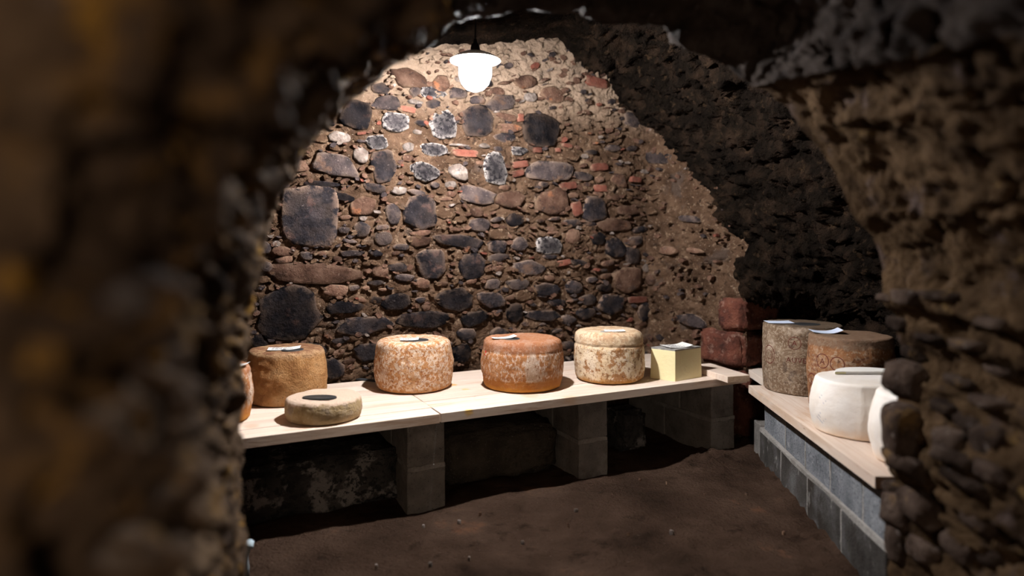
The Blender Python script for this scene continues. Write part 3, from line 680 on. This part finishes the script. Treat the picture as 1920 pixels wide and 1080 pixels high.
M['paper'] = material('paper', [(.74, .73, .70), (.80, .79, .77)], 6, .7, .0)
M['paper_blue'] = material('paper_blue', [(.55, .62, .78), (.60, .67, .82)], 6, .7, .0)
M['ink'] = material('ink', [(.05, .05, .06), (.08, .08, .09)], 6, .7, 0)
M['plaque'] = material('plaque', [(.022, .022, .024), (.05, .05, .052)], 12, .45, .2, 60)
M['red_ink'] = material('red_ink', [(.075, .014, .012), (.13, .03, .022)], 30, .8, 0)
M['red_mark'] = material('red_mark', [(.55, .03, .03), (.6, .04, .035)], 30, .7, 0)
M['blue_ink'] = material('blue_ink', [(.22, .24, .33), (.30, .32, .42)], 30, .8, 0)

def at_px(px, Yc): return ((px - HX) / F * Yc)
CH_ = {}
CH_['c0'] = cheese('cheese', 'reddish brown cheese wheel mostly hidden at the left end, behind the dark rock edge', -1.50, 3.14, ZB, 'rind_rust', r=.215, h=.265, seed=1)
CH_['c1'] = cheese('cheese', 'tan pitted tall cheese wheel behind the flat one at the left', at_px(538.5, 3.58), 3.58, ZB, 'rind_tan', r=.2215, h=.285, bulge=.012, edge=.028, taper=.008, amp=.0045, seed=2)
CH_['c2'] = cheese('cheese', 'white and orange mottled cheese wheel with dark plaque on top, left of the joint-side stains', at_px(776, 3.89), 3.89, ZB, 'rind_mottled', r=.2375, h=.293, bulge=.013, edge=.040, grooves=[(.86, .002, .006)], seams=[(-1.1, .002, .006)], seed=3)
CH_['c3'] = cheese('cheese', 'rust brown cheese wheel with a small red mark, centre of the long shelf', at_px(979.5, 3.93), 3.93, ZB, 'rind_rust', r=.254, h=.293, bulge=.015, edge=.035, grooves=[(.77, .0035, .006), (.27, .003, .006), (.20, .002, .004)], seams=[(-1.9, .0015, .008), (-1.3, .002, .01), (-.9, .0015, .008)], topg=[(.84, .0015, .006)], seed=4)
CH_['c4'] = cheese('cheese', 'cream cheese wheel with brown blotches and a lid-like groove, next to the cut yellow block', at_px(1142, 4.13), 4.13, ZB, 'rind_cream', r=.2275, h=.315, bulge=.010, edge=.045, grooves=[(.74, .0075, .006)], seams=[(-1.95, .0035, .004)], seed=5)
CH_['c5'] = cheese('cheese', 'small flat greyish cheese wheel with dark oval on top, near the shelf front', at_px(607, 3.21), 3.21, ZB, 'rind_grey', r=.188, h=.105, bulge=.006, edge=.022, dome=.010, seed=6, amp=.004)
CH_['r1'] = cheese('cheese', 'tall grey-brown cheese stamped in red lettering, farthest on the right-hand shelf', at_px(1504.5, 3.83), 3.83, ZB, 'rind_dark', r=.2245, h=.392, bulge=.006, edge=.014, grooves=[(.95, .004, .005)], seams=[(-2.62, -.003, .003), (-2.02, -.0035, .003)], topg=[(.86, .003, .006)], seed=7, amp=.0035)
CH_['r2'] = cheese('cheese', 'tall brown cheese with orange stamped side and ringed top, behind the white one', at_px(1594, 3.385), 3.385, ZB, 'rind_dark_red', r=.210, h=.387, bulge=.010, edge=.014, grooves=[(.94, .003, .005)], seams=[(-2.5, -.003, .003)], topg=[(.88, .003, .006), (.60, .0022, .005)], seed=8, amp=.0035)
CH_['w1'] = cheese('cheese', 'white cloth-covered cheese wheel with a vertical seam on the right-hand shelf', at_px(1611.6, 2.975), 2.975, ZB, 'cloth_white', r=.215, h=.243, bulge=.016, edge=.016, taper=.010, seams=[(-2.45, -.0035, .003), (-2.02, -.004, .003)], seed=9, amp=.0022)
CH_['w2'] = cheese('cheese', 'white cheese wheel at the near end of the right-hand shelf, half hidden by rock', at_px(1724, 2.545), 2.545, ZB, 'cloth_white', r=.185, h=.275, bulge=.022, edge=.020, taper=.010, seams=[(-2.7, -.003, .003)], seed=10, amp=.0022)

# cut block of cheese
a_, b_, c_ = P3(1266, 716, ZB), P3(1219, 709, ZB), P3(1316, 707, ZB); ht = .200
bk = b_ + c_ - a_; ctr = (a_ + b_ + c_ + bk) / 4
t = thing('cheese_block', 'pale yellow cut block of cheese with dark rind on top', 'cheese', (ctr.x, ctr.y, ZB))
def blk(z, k): return [tuple((p - ctr) * k + Vector((0, 0, z))) for p in (Vector((q.x, q.y, ZB)) for q in (a_, c_, bk, b_))]
def fixz(L_, z): return [(x, y, z) for x, y, _ in L_]
lo = fixz(blk(0, 1), 0.0); hi = fixz(blk(0, .965), ht - .008); tp = fixz(blk(0, .965), ht)
o = pyd('cheese_paste', lo + hi, [(3, 2, 1, 0), (4, 5, 6, 7), (0, 1, 5, 4), (1, 2, 6, 5), (2, 3, 7, 6), (3, 0, 4, 7)], 'paste', t)
mod = o.modifiers.new('bevel', 'BEVEL'); mod.width = .0025; mod.segments = 2
o = pyd('top_rind', fixz(hi, ht - .008) + fixz(blk(0, .972), ht + .001), [(3, 2, 1, 0), (4, 5, 6, 7), (0, 1, 5, 4), (1, 2, 6, 5), (2, 3, 7, 6), (3, 0, 4, 7)], 'crust', t)

# thin half slice lying on the white cheese
ws = CH_['w1'].location; zt = ZB + .243 + .006
pts = []
for k in range(0, 25):
    a = math.radians(12 + 156 * k / 24); pts.append((math.cos(a) * .175, math.sin(a) * .15))
n_ = len(pts); vs = [(x, y, 0) for x, y in pts] + [(x * .97, y * .97 + .001, .011) for x, y in pts]
fc = [tuple(range(n_))[::-1], tuple(range(n_, 2 * n_))] + [(i, (i + 1) % n_, n_ + (i + 1) % n_, n_ + i) for i in range(n_)]
t = thing('cheese_slice', 'thin half-round slice lying on top of the white seamed cheese', 'cheese', (ws.x + .09, ws.y + .035, zt))
M['rind_white'] = material('rind_white', [(.76, .74, .70), (.82, .80, .77)], 9, .85, .3, 120, dist=.002)
o = pyd('rind', vs, fc, 'rind_white', t)
x0_, y0_ = pts[-1]; x1_, y1_ = pts[0]
pyd('cut_face', [(x0_ - .002, y0_ - .004, .001), (x0_ + .05, y0_ - .0045, .001), (x0_ + .05, y0_ - .0045, .010), (x0_ - .002, y0_ - .004, .010)], [(0, 1, 2, 3)], 'paste', t)

# paper labels, plaques and stamps
def paper(px, py, zt, wpx, dep, label, mat='paper', rz=0, curl=.008, par=None, lines=3, on=None, cover=None):
    p = P3(px, py, zt); wd = wpx / F * p.y; nx_ = 10; vs, fs = [], []
    for j in range(3):
        for i in range(nx_ + 1):
            u = i / nx_ - .5; vs.append((u * wd, (j / 2 - .5) * dep, .0015 + curl * (abs(u * 2) ** 2.2) * (1 if u > 0 else .35) + .001 * j))
    for j in range(2):
        for i in range(nx_): k = j * (nx_ + 1) + i; fs.append((k, k + 1, k + nx_ + 2, k + nx_ + 1))
    t = pyd('paper_label', vs, fs, mat, None, False); t.location = (p.x, p.y, zt + .001); t.rotation_euler = (0, 0, rz)
    mod = t.modifiers.new('thickness', 'SOLIDIFY'); mod.thickness = .0006; mod.offset = 1
    tag(t, label, 'label')
    r = random.Random(int(px))
    if lines:
        V_, F_ = [], []
        for k in range(lines):
            y = dep * (.28 - .56 * k / max(lines - 1, 1)); x = -wd * .38
            while x < wd * .25:
                l_ = r.uniform(.05, .14) * wd; hh = dep * .05; z = .0015 + curl * (abs((x) * 2 / wd) ** 2.2) * (1 if x > 0 else .35) + .0025
                b0 = len(V_); V_ += [(x, y - hh, z), (x + l_, y - hh, z), (x + l_, y + hh, z), (x, y + hh, z)]; F_.append((b0, b0 + 1, b0 + 2, b0 + 3)); x += l_ + wd * .03
        pyd('print', V_, F_, 'ink', t)['kind'] = 'stuff'
    return t
def plaque(px, py, zt, rx, ry, ch, mat='plaque', th=.003):
    p = P3(px, py, zt); n = 28
    vs = [(math.cos(6.2832 * i / n) * rx, math.sin(6.2832 * i / n) * ry, 0) for i in range(n)]; vs += [(x * .96, y * .96, th) for x, y, _ in vs]
    fs = [tuple(range(n))[::-1], tuple(range(n, 2 * n))] + [(i, (i + 1) % n, n + (i + 1) % n, n + i) for i in range(n)]
    o = pyd('round_plaque', vs, fs, mat, ch); o.location = Vector((p.x, p.y, zt)) - ch.location; o['label'] = 'dark plaque on the top'
    return o
def top(k, h): return CH_[k].location.z + h
paper(533, 655, top('c1', .286), 58, .085, 'white paper label on the tan pitted wheel', rz=.25)
plaque(548, 656, top('c1', .2865), .06, .055, CH_['c1'])
plaque(784, 637.5, top('c2', .294), .062, .062, CH_['c2']); paper(768, 637, top('c2', .297), 34, .085, 'white printed paper label on the white and orange mottled wheel', curl=.004, rz=.1)
plaque(957, 635, top('c3', .294), .058, .055, CH_['c3']); paper(945, 634.5, top('c3', .297), 46, .055, 'small curling paper label on the wheel with the red mark', rz=.4, curl=.012)
paper(1152, 621, top('c4', .3165), 38, .075, 'pale paper label on the cream blotched wheel', lines=2, curl=.003); plaque(1140, 622, top('c4', .3155), .05, .04, CH_['c4'], 'crust', .0015)
plaque(599, 746, top('c5', .112), .085, .045, CH_['c5'], th=.006)
paper(1268, 650, ZB + ht + .002, 50, .12, 'white creased paper label on the cut yellow block', rz=.35, curl=.014, lines=3)
paper(1460, 605, top('r1', .393), 46, .11, 'pale blue paper label on the tall red-lettered cheese', mat='paper_blue', rz=-.1, lines=0, curl=.003); plaque(1510, 608, top('r1', .392), .085, .075, CH_['r1'])
paper(1548, 624, top('r2', .388), 52, .10, 'bent pale blue paper label on the ringed brown cheese', mat='paper_blue', rz=-.2, lines=0, curl=.02)
p = P3(455, 686, top('c0', .268)); paper(447, 686, top('c0', .268), 36, .06, 'paper label tip on the hidden wheel at the left rock edge', rz=.1, curl=.01, lines=0)

BV = {}
def on_side(ch, r, pts2, z0, ang0, out=.0007):
    """flat 2-D points (x along the side, y up) pressed onto the rind; ang0 = angle of x=0"""
    if ch.name not in BV: BV[ch.name] = BVHTree.FromPolygons([v.co[:] for v in ch.data.vertices], [tuple(p.vertices) for p in ch.data.polygons])
    res = []
    for x, y in pts2:
        a = ang0 + x / r; d = Vector((-math.cos(a), -math.sin(a), 0)); h_ = BV[ch.name].ray_cast(Vector((-d.x, -d.y, 0)) + Vector((0, 0, z0 + y)), d)[0]
        q = (h_ if h_ is not None else -d * r + Vector((0, 0, z0 + y))) - d * out; res.append(tuple(q))
    return res
def text_on(ch, r, s, size, z0, ang0, mat, name='stamp', out=.0007):
    cu = bpy.data.curves.new('t', 'FONT'); cu.body = s; cu.size = size; cu.align_x = 'CENTER'; cu.space_character = 1.15; cu.resolution_u = 2
    o = bpy.data.objects.new('t', cu); COL.objects.link(o); bpy.context.view_layer.update()
    me = bpy.data.meshes.new_from_object(o.evaluated_get(bpy.context.evaluated_depsgraph_get())); bpy.data.objects.remove(o)
    bm = bmesh.new(); bm.from_mesh(me); bmesh.ops.triangulate(bm, faces=bm.faces); bmesh.ops.subdivide_edges(bm, edges=[e for e in bm.edges if e.calc_length() > .008], cuts=2)
    vs = on_side(ch, r, [(v.co.x, v.co.y) for v in bm.verts], z0, ang0, out); 
    for v, q in zip(bm.verts, vs): v.co = q
    o = from_bm(name, bm, mat, ch); return o
def ring_on(ch, r, rad, wd, z0, ang0, mat, out=.0007, sy=1.0):
    n = 36; a = [(math.cos(6.2832 * i / n), math.sin(6.2832 * i / n)) for i in range(n)]
    p2 = [(x * rad, y * rad * sy) for x, y in a] + [(x * (rad - wd), y * (rad - wd) * sy) for x, y in a]
    vs = on_side(ch, r, p2, z0, ang0, out); return pyd('stamp', vs, [(i, (i + 1) % n, n + (i + 1) % n, n + i) for i in range(n)], mat, ch)
text_on(CH_['r1'], .2245, 'AUVERGNE', .040, .190, -1.88, 'red_ink')
ring_on(CH_['r1'], .2245, .036, .003, .30, -2.18, 'red_ink'); text_on(CH_['r1'], .2245, 'A', .04, .287, -2.18, 'red_ink')
ring_on(CH_['r1'], .2245, .046, .004, .215, -2.92, 'red_ink', sy=1.2); ring_on(CH_['r1'], .2245, .028, .003, .215, -2.92, 'red_ink')
for k in range(6): text_on(CH_['r2'], .21, 'AUVERGNE'[k % 3:k % 3 + 5], .018, .155 + .024 * k, -2.98, 'red_ink')
ring_on(CH_['r2'], .21, .038, .004, .262, -2.72, 'red_ink'); ring_on(CH_['r2'], .21, .036, .004, .258, -2.34, 'red_ink'); text_on(CH_['r2'], .21, 'A', .045, .245, -2.72, 'red_ink')
ring_on(CH_['r2'], .21, .040, .004, .135, -3.05, 'red_ink', sy=1.3); text_on(CH_['r2'], .21, 'A', .045, .118, -3.05, 'red_ink')
for z_, n_l in ((.075, 3), (.155, 2)):
    for k in range(n_l):
        x0 = -.012 * k; pts2 = [(x0 - .02, z_ + .02 - .012 * k), (x0 + .02, z_ - .004 - .012 * k), (x0 + .02, z_ - .007 - .012 * k), (x0 - .02, z_ + .017 - .012 * k)]
        pyd('pen_mark', on_side(CH_['w1'], .2175, pts2, 0, -2.85), [(0, 1, 2, 3)], 'blue_ink', CH_['w1'])
bm2 = [(-.012, -.014), (.010, -.016), (.014, .004), (.004, .016), (-.010, .012)]
o = pyd('red_mark', on_side(CH_['c3'], .2535, bm2, .215, -2.72), [(0, 1, 2, 3, 4)], 'red_mark', CH_['c3']); o['label'] = 'small red mark on the side'

# dark flat strip behind the mottled wheel
p = P3(690, 714, ZB); o = box('dark_strip', -.085, .085, -.02, .02, 0, .006, 'plaque', None, bev=.0015); o.location = (p.x, p.y, ZB + .002); o.rotation_euler = (0, 0, -.45)
tag(o, 'dark flat strip lying on the shelf behind the mottled wheel', 'slate')

# ------------------------------------------------------------------ hanging lamp
LP = Vector((at_px(891, 3.28), 3.28, 0)); zb = CH + (HY - 112) / F * 3.28      # brim height
M['lamp_black'] = material('lamp_black', [(.012, .012, .014), (.02, .02, .024)], 8, .5, 0)
M['enamel'] = material('enamel', [(.80, .82, .85), (.84, .86, .88)], 8, .35, 0)
gl = bpy.data.materials.new('lamp_glow'); gl.use_nodes = True; nt = gl.node_tree; nt.nodes.clear()
em = nt.nodes.new('ShaderNodeEmission'); em.inputs[0].default_value = (1.0, .97, .955, 1); em.inputs[1].default_value = LAMP_STRENGTH
ou = nt.nodes.new('ShaderNodeOutputMaterial'); nt.links.new(em.outputs[0], ou.inputs[0]); M['glow'] = gl
def lathe(name, prof, mat, parent, n=40, smooth=True):
    vs, fs = [], []
    for r_, z_ in prof:
        for i in range(n): vs.append((math.cos(6.28319 * i / n) * r_, math.sin(6.28319 * i / n) * r_, z_))
    for k in range(len(prof) - 1):
        for i in range(n): j = (i + 1) % n; fs.append((k * n + i, k * n + j, (k + 1) * n + j, (k + 1) * n + i))
    return pyd(name, vs, fs, mat, parent, smooth)
t = thing('hanging_lamp', 'white glowing bulb lamp with a shallow round shade hanging from the vault', 'lamp', (LP.x, LP.y, zb))
lathe('lamp_shade', [(.022, .040), (.06, .034), (.10, .016), (.130, -.004), (.131, -.007), (.126, -.006), (.098, .012), (.058, .029), (.022, .034), (.022, .040)], 'enamel', t)
lathe('socket', [(.0001, .105), (.008, .104), (.011, .085), (.020, .078), (.024, .060), (.024, .030), (.020, .005), (.0001, .004)], 'lamp_black', t, 24)
jg = bpy.data.materials.new('frosted_jar'); jg.use_nodes = True; nt = jg.node_tree; nt.nodes.clear()
em = nt.nodes.new('ShaderNodeEmission'); em.inputs[0].default_value = (.93, .97, 1.0, 1); em.inputs[1].default_value = 3.5
tr = nt.nodes.new('ShaderNodeBsdfTransparent'); ad = nt.nodes.new('ShaderNodeAddShader'); ou = nt.nodes.new('ShaderNodeOutputMaterial')
nt.links.new(em.outputs[0], ad.inputs[0]); nt.links.new(tr.outputs[0], ad.inputs[1]); nt.links.new(ad.outputs[0], ou.inputs[0]); M['jar'] = jg
lathe('bulb', [(.0001, -.094)] + [(.028 * math.sin(a), -.066 - .028 * math.cos(a)) for a in [math.pi * k / 12 for k in range(1, 10)]] + [(.014, -.034), (.013, .003), (.0001, .003)], 'glow', t, 24)
lathe('glass_jar', [(.060, .010), (.078, -.012), (.086, -.045), (.084, -.085), (.070, -.125), (.045, -.152), (.018, -.163), (.0001, -.165)], 'jar', t, 32)
cu = bpy.data.curves.new('cord', 'CURVE'); cu.dimensions = '3D'; sp_ = cu.splines.new('POLY'); sp_.points.add(5)
for i, q in enumerate([(0, 0, .10), (.003, 0, .20), (-.003, .005, .28), (.0, .01, .34), (.003, .01, .40), (0, .01, .47)]): sp_.points[i].co = (*q, 1)
cu.bevel_depth = .0045; cu.bevel_resolution = 3
co = bpy.data.objects.new('c', cu); COL.objects.link(co); bpy.context.view_layer.update()
me = bpy.data.meshes.new_from_object(co.evaluated_get(bpy.context.evaluated_depsgraph_get())); bpy.data.objects.remove(co); link('cord', me, 'lamp_black', t, True)

# ------------------------------------------------------------------ small things on the floor
p = P3(462, 1046, .06)
M['pale_blue'] = material('pale_blue', [(.38, .48, .55), (.55, .66, .72)], 12, .5, .3, 40)
vs, fs = [], []
t = lathe('rag', [(.0001, 0), (.020, .0), (.016, .05), (.012, .10), (.018, .128), (.022, .14), (.014, .155), (.0001, .158)], 'pale_blue', None, 14)
A = np.array([v.co[:] for v in t.data.vertices]); nn1 = fbm(A * 30, 3)
for i, v in enumerate(t.data.vertices): v.co += Vector((v.co.x, v.co.y, 0)) * float(nn1[i]) * 1.2
p0 = P3(458, 1085, 0); t.location = (p0.x, p0.y, .0); t.rotation_euler = (.05, .12, 0)
tag(t, 'pale blue rag end on the floor against the left rock edge', 'rag')
rp = random.Random(5)
peb = [(807, 1060, 9), (794, 985, 6), (1259, 998, 8), (980, 1013, 6), (706, 1058, 6), (861, 982, 7), (1080, 962, 6), (880, 1048, 6), (1178, 1000, 5), (1400, 930, 5), (1322, 930, 4), (900, 966, 5), (1250, 905, 4), (1469, 998, 5), (1065, 985, 5), (1340, 880, 7), (1380, 870, 6), (1200, 900, 6)]
for i, (px, py, sz) in enumerate(peb):
    p = P3(px, py, 0.0); r_ = sz / F * p.y * .55
    me = stone_mesh(r_ * 2.2, r_ * 1.6, r_ * .7, 900 + i, False); o = link('pebble', me, 'pale_stone' if i < 8 else 'brown_stone', None, True)
    hh = float(.022 * fbm([[p.x * 1.6, p.y * 1.6, 0]], 3)[0]); o.location = (p.x, p.y, hh + .006); o.rotation_euler = (0, 0, rp.uniform(0, 3))
    tag(o, 'tiny pebble lying on the dark earth floor', 'pebble', 'pebbles on the floor')
for o in list(COL.objects):
    if o.name.split('.')[0] in ('camera',): pass
